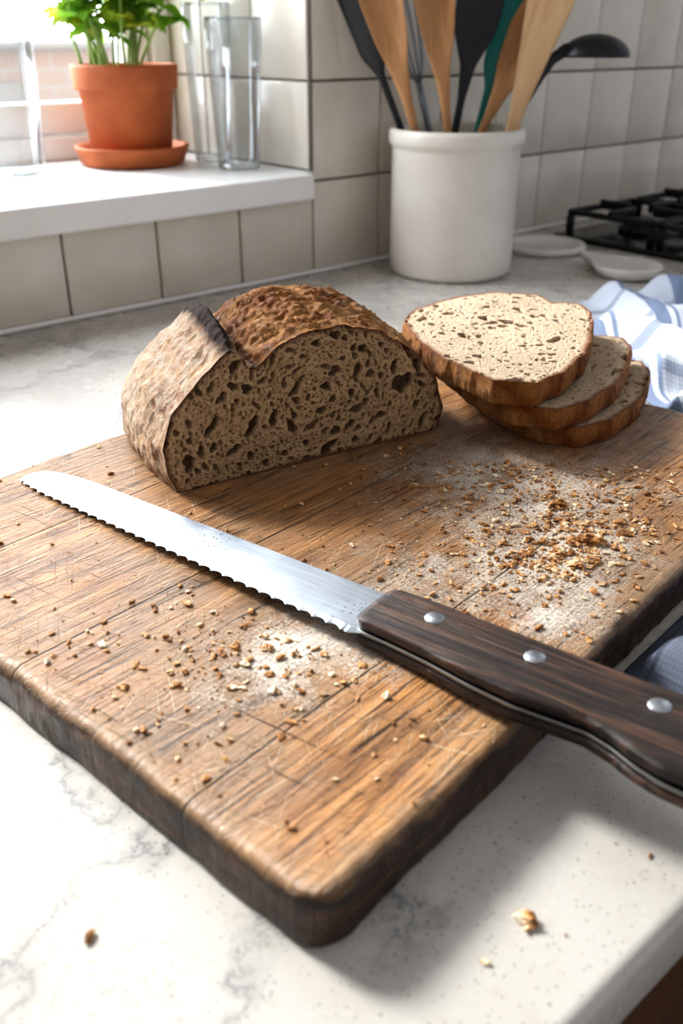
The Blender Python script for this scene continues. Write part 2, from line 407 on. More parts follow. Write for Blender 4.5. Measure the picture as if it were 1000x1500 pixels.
def crumb_cap(out,center,K,holes):
    n=len(out); ks=np.linspace(0,1,K+1)[1:]
    X=[center[0]];Y=[center[1]]
    G=center+(out[None]-center)*ks[:,None,None]
    X=np.r_[X,G[:,:,0].ravel()];Y=np.r_[Y,G[:,:,1].ravel()]
    dep=holes_field(X,Y,holes)
    rr=np.linalg.norm(out-center,axis=1); dist=np.r_[rr.mean(),((1-ks)[:,None]*rr[None]).ravel()]
    dep=dep*np.clip(dist/.004,0,1)
    F=[(0,1+i,1+(i+1)%n) for i in range(n)]
    idx=np.arange(K*n).reshape(K,n)+1
    a=idx[:-1];b=np.roll(a,-1,1);c=idx[1:];d=np.roll(c,-1,1)
    Q=np.stack([a,c,d,b],-1).reshape(-1,4)
    F+= [tuple(q) for q in Q.tolist()]
    return X,Y,dep,dist,F
def set_attr(me,name,vals):
    at=me.attributes.new(name,'FLOAT','POINT'); at.data.foreach_set('value',np.asarray(vals,np.float32))
OUT=[(-.003,.0),(-.010,.02),(-.013,.044),(-.0027,.074),(.0244,.0995),(.046,.1165),(.0547,.1226),(.062,.119),(.0700,.1055),(.0779,.1010),(.088,.1085),(.1006,.1175),(.1249,.1258),(.1676,.1275),(.2128,.115),(.2534,.0862),(.2803,.0531),(.2892,.0219),(.2836,.0)]
o1=resample(OUT[:],960,True,4)
jit=np.array([noise.fractal(Vector((p[0]*60,p[1]*60,3.)),.7,2.,4) for p in o1])
o1[:,1]+=np.where(o1[:,1]>.006,jit*.0016,0); o1[:,0]+=np.where(o1[:,1]>.006,jit*.001,0)
o1[:,1]=np.maximum(o1[:,1],0.0)
extra=[(.238,.0585,.0125,.0100,-.3,.018),(.0736,.048,.013,.0045,1.0,.012),(.010,.026,.010,.005,1.4,.012),(.152,.009,.012,.005,.5,.012),
 (.095,.050,.009,.0042,1.2,.010),(.035,.055,.010,.004,.9,.010),(.118,.074,.008,.0036,.8,.009),(.185,.042,.009,.0042,.3,.009),(.055,.028,.009,.004,.4,.009),(.213,.03,.008,.0036,.2,.008),(.255,.033,.006,.004,.9,.008),(.16,.085,.007,.005,.1,.008),(.045,.08,.008,.0035,.8,.008),(.262,.052,.006,.003,-.6,.008),(.20,.075,.006,.004,.2,.007),(.135,.035,.008,.004,.6,.008)]
H=gen_holes(o1,1050,3,extra,.0008,.0021,1.8,140,.0023,.0046,1.3)
cen=np.array([.145,.045])
X,Y,dep,dist,F=crumb_cap(o1,cen,250,H)
und=np.array([noise.fractal(Vector((x*28,y*45,9.)),.8,2.,4)*.0018 for x,y in zip(X,Y)])*np.clip(dist/.004,0,1)
DL=.25
def loafmap(w,z,d):
    t=min(d/DL,1)
    ws=(max(0,1-t**3.2))**.45*(1+.05*math.sin(math.pi*t)); hs=(max(0,1-t**3.5))**.5*(1+.09*math.sin(math.pi*min(1,t*1.05)))
    w2=.14+(w-.14)*ws+.2*d*(z/.12)*(1-t)**.3
    return w2,z*hs
V=np.c_[X,dep+und,Y]
loaf=bpy.data.objects.new('sourdough_loaf',None); link(loaf)
face=mesh_obj('crumb_face',V.tolist(),F,M_crumbL,True,loaf)
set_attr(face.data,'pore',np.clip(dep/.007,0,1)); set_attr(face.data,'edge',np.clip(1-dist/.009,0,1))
o2=o1[::2]; n=len(o2); NJ=170
tl=np.linspace(0,1,NJ)**.9
V=[];BU=[];FLo=[]
ear=np.array([.0547,.1226]); notch=np.array([.0779,.1010])
for j,t in enumerate(tl):
    d=t*DL
    fade=min(1,d/.012)
    for i in range(n):
        w,z=o2[i]
        up=1 if z>.004 else 0
        de=math.hypot(w-ear[0],z-ear[1]); dn=math.hypot(w-notch[0],z-notch[1])
        lift=math.exp(-(de/.010)**2)*.006*fade*math.sin(math.pi*min(1,.15+t*1.1))
        sink=math.exp(-(dn/.012)**2)*.006*fade*(1-t)
        bloom=math.exp(-((w-.125)/.04)**2)*.003*fade*math.sin(math.pi*min(1,t*1.3)) if z>.05 else 0
        z2=z+(lift-sink+bloom)*up; w1=w+lift*.5
        w2,z2=loafmap(w1,z2,d)
        V.append((w2,d,max(z2,0)))
        bz=.3*max(0,noise.noise(Vector((w*25,d*60,4))))*(1 if w>.07 else 0)
        BU.append(min(1,math.exp(-(de/.0120)**2)*1.3*(.6+.4*min(1,d/.03)) + (.55*math.exp(-(dn/.012)**2))+bz))
        fw=min(1,max(0,(w-.045)/.05)); FLo.append(.62*(1-fw)+.28*fw)
V=np.array(V)
G=V.reshape(NJ,n,3)
du=np.roll(G,-1,1)-np.roll(G,1,1); dv=np.gradient(G,axis=0)
N=np.cross(du,dv); N/= (np.linalg.norm(N,axis=2,keepdims=True)+1e-9)
c0=np.array([.14,.1,.04]); 
if ((G[20]-c0)*N[20]).sum()<0: N=-N
BU=np.array(BU).reshape(NJ,n)
for j in range(1,NJ):
    fade=min(1,G[j,0,1]/.01)
    for i in range(n):
        p=G[j,i]
        if p[2]<.003: continue
        bl=min(1,max(.35,(o2[i][0]-.06)/.03))
        wx=noise.noise(Vector((p[0]*14,p[1]*14,3)))*.02
        a=fbm(p[0],p[1],p[2],26,5)*.0024+ fbm(p[0],p[1]*2.2,p[2],60,5)*.0022*bl
        r=1-abs(noise.noise(Vector((p[0]*22,(p[1]+wx)*80+p[0]*20,p[2]*26)))); a+=(r**5-.3)*.0044*bl
        r2=1-abs(noise.noise(Vector((p[0]*60,(p[1]+wx)*170+5,p[2]*70)))); a+=(r2**3-.5)*.0018*bl
        G[j,i]=p+N[j,i]*a*fade
        BU[j,i]=min(1,BU[j,i]+bl*max(0,(.42-r**5))*.75)
V=G.reshape(-1,3)
F=[]
for j in range(NJ-1):
    for i in range(n):
        k=(i+1)%n; F.append((j*n+i,j*n+k,(j+1)*n+k,(j+1)*n+i))
V[:,2]=np.maximum(V[:,2],0)
crust=mesh_obj('crust',V.tolist(),F,M_crust,True,loaf)
set_attr(crust.data,'burn',BU.ravel()); set_attr(crust.data,'flour',FLo)
e=Vector((.8562,.5165,0)).normalized(); nb=Vector((-e.y,e.x,0))
loaf.matrix_world=Matrix(((e.x,nb.x,0,-.1435),(e.y,nb.y,0,.7202),(0,0,1,BT+.0008),(0,0,0,1)))
# slices
SL=[(.074,1.042),(.088,1.085),(.1204,1.1222),(.155,1.150),(.196,1.168),(.2482,1.1618),(.2586,1.135),(.262,1.118),(.275,1.122),(.2946,1.1127),(.297,1.07),(.285,1.02),(.270,.965),(.254,.921),(.2184,.857),(.1846,.8223),(.1467,.8335),(.1066,.8988),(.0833,.9682)]
SL=[(x*(1-.055*(y-.83)/.338),.83+(y-.83)*.8) for x,y in SL]
piv=np.array([.185,.825])
def make_slice(name,T,M,seed,scl=(1,1),K=150,nn=700):
    out=(resample(SL,nn,True,3)-piv)*np.array(scl)
    jit=np.array([noise.fractal(Vector((p[0]*50,p[1]*50,seed)),.7,2.,4) for p in out])
    c=out.mean(0); rad=(out-c); out=c+rad*(1+jit[:,None]*.018)
    par=bpy.data.objects.new(name,None); link(par)
    H=gen_holes(out,500,seed,[],.0008,.0021,2.0,80,.0024,.0060,1.3)
    X,Y,dep,dist,F=crumb_cap(out,c,K,H)
    ar=np.sum(out[:,0]*np.roll(out[:,1],-1)-np.roll(out[:,0],-1)*out[:,1])
    if ar<0: F=[f[::-1] for f in F]
    wav=np.array([noise.noise(Vector((x*9,y*9,seed)))*.0015 for x,y in zip(X,Y)])
    Z=T+wav-np.minimum(dep*.75,T*.6)
    top=mesh_obj('crumb_top',np.c_[X,Y,Z].tolist(),F,M_crumbS,True,par)
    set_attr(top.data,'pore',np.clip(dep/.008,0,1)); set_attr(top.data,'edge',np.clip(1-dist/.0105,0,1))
    ks=8;V=[];F=[];B_=[];FL=[]
    n=len(out)
    wtop=wav[-n:]
    for k in range(ks+1):
        f=k/ks; bul=math.sin(math.pi*f)*.002
        for i in range(n):
            dr=(out[i]-c); L=np.linalg.norm(dr)
            nz=fbm(out[i][0],out[i][1],f*T,60,3)*.0018*(math.sin(math.pi*f)) 
            p=out[i]+dr/L*(bul+nz)
            V.append((p[0],p[1],f*(T+wtop[i])))
            B_.append(.32+.35*max(0,noise.noise(Vector((out[i][0]*20,out[i][1]*20,seed))))); FL.append(.20)
    for k in range(ks):
        for i in range(n):
            j=(i+1)%n; q=(k*n+i,k*n+j,(k+1)*n+j,(k+1)*n+i); F.append(q if ar>0 else q[::-1])
    q=tuple(range(n)); F.append(q[::-1] if ar>0 else q)
    s=mesh_obj('crust_rim',V,F,M_crust,True,par)
    s.data.polygons[len(F)-1].use_smooth=False
    set_attr(s.data,'burn',B_); set_attr(s.data,'flour',FL)
    par.matrix_world=M
    return par
def SM(x,y,z,rz=0,rx=0,ry=0):
    return Matrix.Translation((x,y,z))@Matrix.Rotation(math.radians(rz),4,'Z')@Matrix.Rotation(math.radians(rx),4,'X')@Matrix.Rotation(math.radians(ry),4,'Y')
make_slice('bread_slice',.0215,SM(.235,.818,BT+.001,-6,0),11,(1.0,.93))
make_slice('bread_slice',.0215,SM(.206,.806,BT+.0245,-6,1.2),23,(1.02,.98))
make_slice('bread_slice',.0245,SM(.182,.808,BT+.0482,0,3.4),37)
# ---------------------------------------------------------------- knife
knife=bpy.data.objects.new('bread_knife',None); link(knife)
ms=MT('brushed_steel'); v=ms.obj((3,160,3))
sf=ms.noise(v,6,4,.6); pit=ms.n('TexVoronoi',{'Vector':ms.obj(),'Scale':260.}).outputs['Distance']
pm=ms.math('MULTIPLY',ms.ramp(pit,[(.14,1.),(.24,0.)]),ms.ramp(ms.noise(ms.obj(),14,3),[(.48,0.),(.56,1.)]))
cs=ms.mix(pm,ms.ramp(sf,[(.3,hexc('#a6b0bc')),(.7,hexc('#d2dae3'))]),hexc('#4c4a48'))
scr=ms.ramp(ms.noise(ms.obj((30,300,3),rot=(0,0,.25)),1.,3,.5,.2),[(.66,0.),(.7,1.)])
cs=ms.mix(ms.math('MULTIPLY',scr,.4),cs,hexc('#6f767e'))
ms.P(Base_Color=cs,Metallic=1.,Roughness=ms.ramp(ms.noise(ms.obj(),20,4),[(.3,.27),(.7,.45)]),Normal=ms.bump(sf,.2,.0005))
xs=np.linspace(-.4025,.004,900)
sp_x=[-.4035,-.400,-.392,-.38,-.36,-.33,0.01]; sp_p=[.030,.0185,.0105,.0060,.0025,.0006,0]
ed_x=[-.4035,-.400,-.39,-.36,0.01]; ed_p=[.031,.0365,.0395,.0425,.0525]
V=[];F=[]
pitch=.0125
for x in xs:
    p0=np.interp(x,sp_x,sp_p); p1=np.interp(x,ed_x,ed_p)
    ph=((x+.4025)/pitch)%1
    ser=0 if (x<-.396 or x>-.012) else .0028*(1-abs(2*ph-1)**2.2)
    if x>-.010: p1-=.0+ max(0,(x+.010))*.55
    pe=p1-ser
    th=.0013
    bevp=max(p0,pe-.0055+ser*.5)
    row=[(x,-p0,th),(x,-(p0+.4*(bevp-p0)),th),(x,-bevp,th),(x,-pe,.0002),(x,-pe,-.0002),(x,-bevp,-th),(x,-p0,-th)]
    V+=row
m_=7
for i in range(len(xs)-1):
    for k in range(m_):
        l=(k+1)%m_; F.append((i*m_+k,(i+1)*m_+k,(i+1)*m_+l,i*m_+l))
F.append(tuple(range(m_))); F.append(tuple((len(xs)-1)*m_+k for k in range(m_))[::-1])
bl=mesh_obj('blade',V,F,ms.m,False,knife)
bm=bmesh.new(); bm.from_mesh(bl.data); bmesh.ops.recalc_face_normals(bm,faces=bm.faces); bm.to_mesh(bl.data); bm.free()
hx=[-.006,.0,.02,.05,.085,.115,.140,.158,.175,.190,.205,.220,.235,.247,.254]
hl=[.0455,.0475,.0480,.0500,.0545,.0560,.0535,.0520,.0560,.0620,.0655,.0655,.0610,.0530,.0400]
hu_=[.004,.0005,-.001,-.001,-.001,-.001,-.001,-.001,-.0015,-.002,-.0015,.0005,.004,.011,.022]
mh=MT('dark_walnut_handle'); v=mh.obj((5,60,30)); g=mh.noise(v,2.,7,.7,.9); g2=mh.noise(mh.obj((8,240,60)),1.5,5,.65)
c=mh.ramp(g,[(.3,hexc('#140c08')),(.46,hexc('#33211a')),(.6,hexc('#5c4030')),(.76,hexc('#886a4e'))])
c=mh.mix(mh.ramp(g2,[(.44,.9),(.58,0.)]),c,hexc('#0d0806'))
mh.P(Base_Color=c,Roughness=mh.ramp(g2,[(.3,.52),(.7,.36)]),Normal=mh.bump(mh.math('ADD',g,g2),.7,.002))
def scale_mesh(name,zlo,zhi,mat,rnd,grow=0):
    xs=np.linspace(hx[0],hx[-1],120); V=[];F=[]
    K=24
    for i,x in enumerate(xs):
        pu=np.interp(x,hx,hu_)-grow; pl=np.interp(x,hx,hl)+grow
        endf=1.
        if x>hx[-1]-.012: endf=math.sqrt(max(.02,1-((x-(hx[-1]-.012))/.012)**2))
        if x<hx[0]+.004: endf=.80+.2*math.sqrt(max(0,1-((hx[0]+.004-x)/.004)**2))
        cp=(pu+pl)/2; hp=(pl-pu)/2; hz=(zhi-zlo)
        for k in range(K):
            a=2*math.pi*k/K; ca,sa=math.cos(a),math.sin(a)
            ex=.35 if rnd else .1
            px=math.copysign(abs(ca)**ex,ca)*hp; pz=math.copysign(abs(sa)**(ex*1.6),sa)
            zc=(zlo+zhi)/2; 
            V.append((x,-(cp+px*(.985 if rnd else 1)),zc+pz*hz/2*(endf if rnd else 1)))
    for i in range(119):
        for k in range(K):
            l=(k+1)%K; F.append((i*K+k,(i+1)*K+k,(i+1)*K+l,i*K+l))
    F.append(tuple(range(K))); F.append(tuple(119*K+k for k in range(K))[::-1])
    o=mesh_obj(name,V,F,mat,True,knife)
    bm=bmesh.new(); bm.from_mesh(o.data); bmesh.ops.recalc_face_normals(bm,faces=bm.faces); bm.to_mesh(o.data); bm.free()
    return o
scale_mesh('handle_scale_upper',.0013,.0125,mh.m,True)
scale_mesh('handle_scale_lower',-.0125,-.0013,mh.m,True)
M_tang=simple('tang_steel',hexc('#8a8986'),.4,1.,.1)
scale_mesh('tang',-.0013,.0013,M_tang,False,-.0002)
M_riv=simple('rivet_steel',hexc('#a9adb2'),.42,1.,.25,200)
for k,x in enumerate((.0382,.1100,.1869)):
    lathe('rivet_%d'%(k+1),[(0,.0002),(.0062,.0002),(.0066,-.0002),(.0066,-.010)][::1],M_riv,40,(x,-.0193,.0128),knife)
kx=Vector((.787,-.617,0)).normalized(); ky=Vector((-kx.y,kx.x,0))
MK=Matrix(((kx.x,ky.x,0,.0427),(kx.y,ky.y,0,.5241),(0,0,1,BT+.0135),(0,0,0,1)))@Matrix.Rotation(-math.radians(1.65),4,'Y')
knife.matrix_world=MK
# ---------------------------------------------------------------- crumbs
mc=MT('toasted_crumbs'); v=mc.obj(); 
mc.P(Base_Color=mc.ramp(mc.noise(v,90,2),[(.3,hexc('#6b431f')),(.44,hexc('#a87440')),(.54,hexc('#cda06c')),(.65,hexc('#ead9bd'))]),Roughness=.8,Normal=mc.bump(mc.noise(v,500,3),.6,.001))
ico=bmesh.new(); bmesh.ops.create_icosphere(ico,subdivisions=1,radius=1); iv=[v.co.copy() for v in ico.verts]; ifc=[[v.index for v in f.verts] for f in ico.faces]; ico.free()
ico=bmesh.new(); bmesh.ops.create_icosphere(ico,subdivisions=2,radius=1); iv2=[v.co.copy() for v in ico.verts]; ifc2=[[v.index for v in f.verts] for f in ico.faces]; ico.free()
ico=bmesh.new(); bmesh.ops.create_icosphere(ico,subdivisions=3,radius=1); iv3=[v.co.copy() for v in ico.verts]; ifc3=[[v.index for v in f.verts] for f in ico.faces]; ico.free()
V=[];F=[]
def crumb(pos,r):
    vv,ff=(iv3,ifc3) if r>.004 else ((iv2,ifc2) if r>.0018 else (iv,ifc))
    b=len(V); sx,sy,sz=r*random.uniform(.7,1.6),r*random.uniform(.5,1.0),r*random.uniform(.3,.65)
    R=Matrix.Rotation(random.uniform(0,6.28),3,'Z')@Matrix.Rotation(random.uniform(-.4,.4),3,'X'); sd=random.random()*100
    for q in vv:
        k=1+.7*noise.noise(q*1.6+Vector((sd,0,0)))+.35*noise.noise(q*4+Vector((0,sd,0)))
        w=R@Vector((q.x*sx*k,q.y*sy*k,q.z*sz*k)); V.append((pos[0]+w.x,pos[1]+w.y,pos[2]+max(.0,sz*.8+w.z)))
    for f in ff: F.append(tuple(b+i for i in f))
def bcr(x,y,r):
    if not(.008<x<LA-.008 and .008<y<LB-.008): return
    p=MB@Vector((x,y,BT+.0004)); 
    d=p-Vector((-.1435,.7202,0)); w=d.dot(e); bk=d.dot(nb)
    if -.02<w<.30 and bk>-.003: return
    if p.y>.785 and p.x>.07: return
    q=p-Vector((.0427,.5241,0)); s=q.dot(kx); pp=-q.dot(ky)
    if -.40<s<.26 and -.004<pp<.06: return
    crumb(p,r)
def rr(): return .0004+.0025*random.random()**4.4
for cx,cy,sx,sy,nn in((.375,.085,.035,.022,800),(.365,.10,.08,.05,1300),(.13,.165,.055,.038,560),(.12,.20,.09,.07,520),(.46,.22,.05,.06,1000),(.45,.14,.085,.065,1300),(.52,.09,.07,.05,420),(.20,.06,.06,.03,60)):
    for _ in range(nn): bcr(random.gauss(cx,sx),random.gauss(cy,sy),rr())
for _ in range(700): bcr(random.uniform(0,LA),random.uniform(0,LB),rr())
for _ in range(44): bcr(random.gauss(.385,.035),random.gauss(.085,.020),random.uniform(.0018,.0042))
for _ in range(60): bcr(random.gauss(.44,.08),random.gauss(.14,.07),random.uniform(.0015,.0028))
for _ in range(14): bcr(random.gauss(.13,.06),random.gauss(.17,.05),random.uniform(.0016,.0028))
bcr(.44,.125,.0075); bcr(.40,.072,.0065); bcr(.36,.065,.006); bcr(.37,.085,.005)
for x,y,r in((.094,.309,.0045),(.096,.305,.0035),(-.126,.299,.0026),(.07,.2857,.0022),(.17,.35,.0018)): crumb((x,y,.0003),r)
for _ in range(60):
    x=random.uniform(.03,.24);y=random.uniform(.25,.5)
    q=Vector((x,y,0))-NB
    if q.dot(B)<-.012 and (Vector((x,y,0))-O).dot(NW)<VC-.02: crumb((x,y,.0003),random.uniform(.0004,.0009))
mesh_obj('bread_crumbs',V,F,mc.m,False)
# ---------------------------------------------------------------- crock and utensils
CX,CY=.207,1.7475
mcr=MT('stoneware_glaze'); v=mcr.obj()
c=mcr.ramp(mcr.noise(v,6,5),[(.3,hexc('#dad3c7')),(.7,hexc('#ebe6dc'))])
vo=mcr.n('TexVoronoi',{'Vector':v,'Scale':120.}); sp=mcr.ramp(vo.outputs['Distance'],[(.07,1.),(.12,0.)])
c=mcr.mix(mcr.math('MULTIPLY',sp,.3),c,hexc('#8e7f6b'))
mcr.P(Base_Color=c,Roughness=.3,Normal=mcr.bump(mcr.noise(v,7,2),.3,.003))
lathe('stoneware_crock',[(0,.0),(.104,.0),(.111,.003),(.1145,.010),(.1155,.03),(.1155,.219),(.1165,.224),(.1205,.228),(.122,.234),(.122,.246),(.120,.252),(.116,.2545),(.111,.253),(.108,.247),(.106,.235),(.105,.03),(.100,.018),(0,.016)],mcr.m,128,(CX,CY,0.0003))
mwood=MT('spoon_wood'); g=mwood.noise(mwood.obj((40,40,4)),1.5,5,.6,.6)
mwood.P(Base_Color=mwood.ramp(g,[(.3,hexc('#9a6a40')),(.7,hexc('#c99a68'))]),Roughness=.55)
mwood2=MT('pale_spatula_wood'); g=mwood2.noise(mwood2.obj((40,40,4)),1.5,5,.6,.6)
mwood2.P(Base_Color=mwood2.ramp(g,[(.3,hexc('#b58d62')),(.7,hexc('#d8b78c'))]),Roughness=.55)
M_blk=simple('black_nylon',hexc('#14161b'),.38,0,.15)
M_teal=simple('teal_silicone',hexc('#1f7f78'),.45,0,.1)
def utensil(name,base,top,st,mat,twist=0):
    b=Vector(base); t_=Vector(top); zax=(t_-b); L=zax.length; zax.normalize()
    y=Vector((math.sin(twist),math.cos(twist),0)); y=(y-zax*y.dot(zax)).normalized(); x=y.cross(zax)
    K=28; V=[];F=[]
    T=np.array([s[0] for s in st]); tt=np.linspace(0,1,140)
    vals=[np.interp(tt,T,[s[k] for s in st]) for k in(1,2,3)]
    for q in range(3):
        for _ in range(3):
            a=vals[q]; a[1:-1]=(a[:-2]+2*a[1:-1]+a[2:])/4
    for i,tv in enumerate(tt):
        hw,ht,cc=(vals[k][i] for k in range(3))
        if tv>.985: hw*=math.sqrt(max(.01,1-((tv-.985)/.015)**2))
        for k in range(K):
            a=2*math.pi*k/K; xx=hw*math.cos(a); yy=ht*math.sin(a)
            yy+= cc*(1-(math.cos(a))**2)
            V.append((xx,yy,tv*L))
    for i in range(len(tt)-1):
        for k in range(K):
            l=(k+1)%K; F.append((i*K+k,i*K+l,(i+1)*K+l,(i+1)*K+k))
    F.append(tuple(range(K))[::-1]); F.append(tuple((len(tt)-1)*K+k for k in range(K)))
    o=mesh_obj(name,V,F,mat,True)
    o.matrix_world=Matrix(((x.x,y.x,zax.x,b.x),(x.y,y.y,zax.y,b.y),(x.z,y.z,zax.z,b.z),(0,0,0,1)))
    return o
spoon=[(0,.006,.006,0),(.42,.0065,.006,0),(.54,.009,.006,0),(.62,.015,.005,.003),(.72,.028,.004,.011),(.84,.036,.004,.015),(.93,.030,.004,.011),(1,.010,.003,.002)]
utensil('wooden_spoon',(.200,1.70,.025),(.036,1.685,.54),spoon,mwood.m,.15)
utensil('wooden_spoon',(.222,1.695,.025),(.135,1.68,.55),spoon,mwood.m,-.1)
utensil('black_serving_spoon',(.175,1.79,.025),(.256,1.775,.57),[(0,.006,.004,0),(.5,.007,.004,0),(.60,.014,.004,0),(.70,.038,.003,.008),(.9,.046,.003,.012),(1,.03,.003,.004)],M_blk,0)
utensil('teal_spatula',(.21,1.815,.025),(.305,1.825,.49),[(0,.006,.005,0),(.62,.007,.005,0),(.70,.020,.005,0),(.95,.025,.004,0),(1,.020,.003,0)],M_teal,.2)
utensil('wooden_spoon',(.16,1.775,.025),(.36,1.79,.48),spoon,mwood.m,.3)
utensil('wooden_spatula',(.246,1.72,.025),(.372,1.715,.56),[(0,.008,.006,0),(.4,.010,.006,0),(.5,.014,.005,0),(.62,.024,.004,0),(.78,.038,.0035,0),(.95,.046,.003,0),(1,.042,.003,0)],mwood2.m,.25)
utensil('black_turner',(.205,1.755,.025),(.012,1.75,.47),[(0,.006,.004,0),(.70,.0065,.004,0),(.78,.024,.003,0),(1,.028,.002,0)],M_blk,.5)
M_stl=simple('utensil_steel',hexc('#8f949b'),.3,1.,.15)
V=[];F=[]
wb=Vector((.225,1.835,.025)); wt=Vector((.075,1.812,.56)); wz=(wt-wb).normalized(); wL=(wt-wb).length
wx_=Vector((0,1,0)).cross(wz).normalized(); wy_=wz.cross(wx_)
tube(V,F,[wb+wz*wL*t for t in(0,.25,.5,.56)],[.006,.0065,.0065,.0055],12)
for q in range(5):
    a=math.pi*q/5; dr=wx_*math.cos(a)+wy_*math.sin(a); pts=[]
    for k in range(25):
        u_=(1-math.cos(k/24*2*math.pi))/2
        pts.append(wb+wz*(wL*(.555+.445*u_))+dr*(.034*math.sin(k/24*math.pi*2)*(.6+.4*u_)))
    tube(V,F,pts,.0013,6)
mesh_obj('balloon_whisk',V,F,M_stl,True)
V=[];F=[]
tube(V,F,[(.235,1.76,.025),(.306,1.745,.262),(.345,1.74,.335),(.362,1.738,.362),(.385,1.737,.378),(.41,1.737,.383)],[.006,.0065,.0075,.009,.010,.008],14)
b0=len(V); n1,n2=40,14
for i in range(n2+1):
    ph=math.pi/2*i/n2
    for k in range(n1):
        a=2*math.pi*k/n1; V.append((.435+.060*math.cos(ph)*math.cos(a),1.737+.050*math.cos(ph)*math.sin(a),.366+.036*math.sin(ph)))
for i in range(n2):
    for k in range(n1):
        l=(k+1)%n1; F.append((b0+i*n1+k,b0+i*n1+l,b0+(i+1)*n1+l,b0+(i+1)*n1+k))
lad=mesh_obj('black_ladle',V,F,M_blk,True)
sm=lad.modifiers.new('s','SOLIDIFY'); sm.thickness=.0025
# ---------------------------------------------------------------- potted basil
PX,PY=-.397,1.836
mt=MT('terracotta'); v=mt.obj(); mt.P(Base_Color=mt.ramp(mt.noise(v,9,6,.65),[(.3,hexc('#9c4f2b')),(.7,hexc('#c06d3b'))]),Roughness=.75,Normal=mt.bump(mt.noise(v,50,4),.3,.001))
plant=bpy.data.objects.new('potted_basil',None); link(plant); plant.location=(PX,PY,SILL_T+.0005)
lathe('saucer',[(0,0),(.090,0),(.096,.004),(.104,.026),(.107,.030),(.106,.034),(.101,.034),(.094,.026),(.087,.012),(0,.010)],mt.m,96,(0,0,0),plant)
lathe('pot',[(0,.011),(.070,.011),(.074,.016),(.086,.128),(.0925,.129),(.0940,.133),(.0965,.166),(.0955,.171),(.091,.171),(.089,.166),(.083,.13),(.066,.03),(0,.028)],mt.m,96,(0,0,0),plant)
M_soil=simple('potting_soil',hexc('#2b1d14'),.95,0,.5,120,.004)
lathe('soil',[(0,.152),(.05,.154),(.088,.150),(.088,.140),(0,.140)],M_soil,48,(0,0,0),plant)
ml=MT('basil_leaf'); v=ml.obj(); c=ml.ramp(ml.noise(v,14,3),[(.3,hexc('#4a8522')),(.52,hexc('#84b036')),(.68,hexc('#cfcb4a'))])
ml.P(Base_Color=c,Roughness=.45)
tl_=ml.n('BsdfTranslucent',{'Color':c}); mx=ml.n('MixShader',{0:.45,1:ml.p.outputs[0],2:tl_.outputs[0]}); ml.t.links.new(mx.outputs[0],ml.out.inputs[0])
M_stem=simple('basil_stem',hexc('#8fa957'),.5)
V=[];F=[];LV=[];LF=[]
def leaf(pos,az,pit,L,roll=0):
    b=len(LV); nu,nv=9,5
    R=Matrix.Rotation(az,3,'Z')@Matrix.Rotation(-pit,3,'Y')@Matrix.Rotation(roll,3,'X')
    for i in range(nu):
        t=i/(nu-1); w=L*.36*math.sin(math.pi*t**.8)**.8 if 0<t<1 else 0.0006
        for j in range(nv):
            s=j/(nv-1)*2-1
            p=R@Vector((t*L,s*w,.35*w*s*s-.35*L*t*t+.08*L*math.sin(t*9)*abs(s)))
            LV.append(tuple(Vector(pos)+p))
    for i in range(nu-1):
        for j in range(nv-1): LF.append((b+i*nv+j,b+(i+1)*nv+j,b+(i+1)*nv+j+1,b+i*nv+j+1))
random.seed(12)
for k in range(19):
    a=random.uniform(0,6.28); r=random.uniform(.01,.07); h=random.uniform(.27,.44)
    bx,by=r*math.cos(a),r*math.sin(a); ox,oy=bx*2.5+random.gauss(0,.025),by*1.2+random.gauss(0,.012)
    pts=[(bx+(ox-bx)*t**1.5+.004*math.sin(5*t+k),by+(oy-by)*t**1.5,.15+(h-.15)*t) for t in np.linspace(0,1,9)]
    tube(V,F,pts,[.0032*(1-.5*t) for t in np.linspace(0,1,9)],8)
    for q in range(3,9):
        z=pts[q][2]
        if z<.226: continue
        a0=random.choice((0,1.57))+random.uniform(-.7,.7)
        for s in (0,math.pi) : leaf(pts[q],a0+s,random.uniform(-.3,.6),random.uniform(.04,.068),random.uniform(-.4,.4))
    a0=random.uniform(0,6.28)
    for s in range(3): leaf(pts[-1],a0+s*2.1,random.uniform(.3,1.),random.uniform(.03,.045))
LV=[(x,min(y,.10),z) for x,y,z in LV]
mesh_obj('stems',V,F,M_stem,True,plant); mesh_obj('leaves',LV,LF,ml.m,True,plant)
# ---------------------------------------------------------------- glasses (thin blown glass, modelled as a single wall with thick base and lip)
M_gl=thin_glass('clear_glass',.42,.65,(.92,.94,.95,1))
def tumbler(u,v_,r0,r1,h):
    p=O+W*u+NW*v_
    return lathe('drinking_glass',[(0,.012),(r0-.004,.013),(r0-.0015,.009),(r0-.002,.001),(r0,.004),(r1,h-.003),(r1-.0006,h-.0005),(r1-.002,h),(r1-.0028,h-.002),(r1-.0026,h-.006)],M_gl,64,(p.x,p.y,SILL_T+.0006))
tumbler(-.080,-.115,.038,.050,.245)
tumbler(-.056,-.235,.036,.045,.27)
tumbler(-.420,-.305,.048,.056,.26)
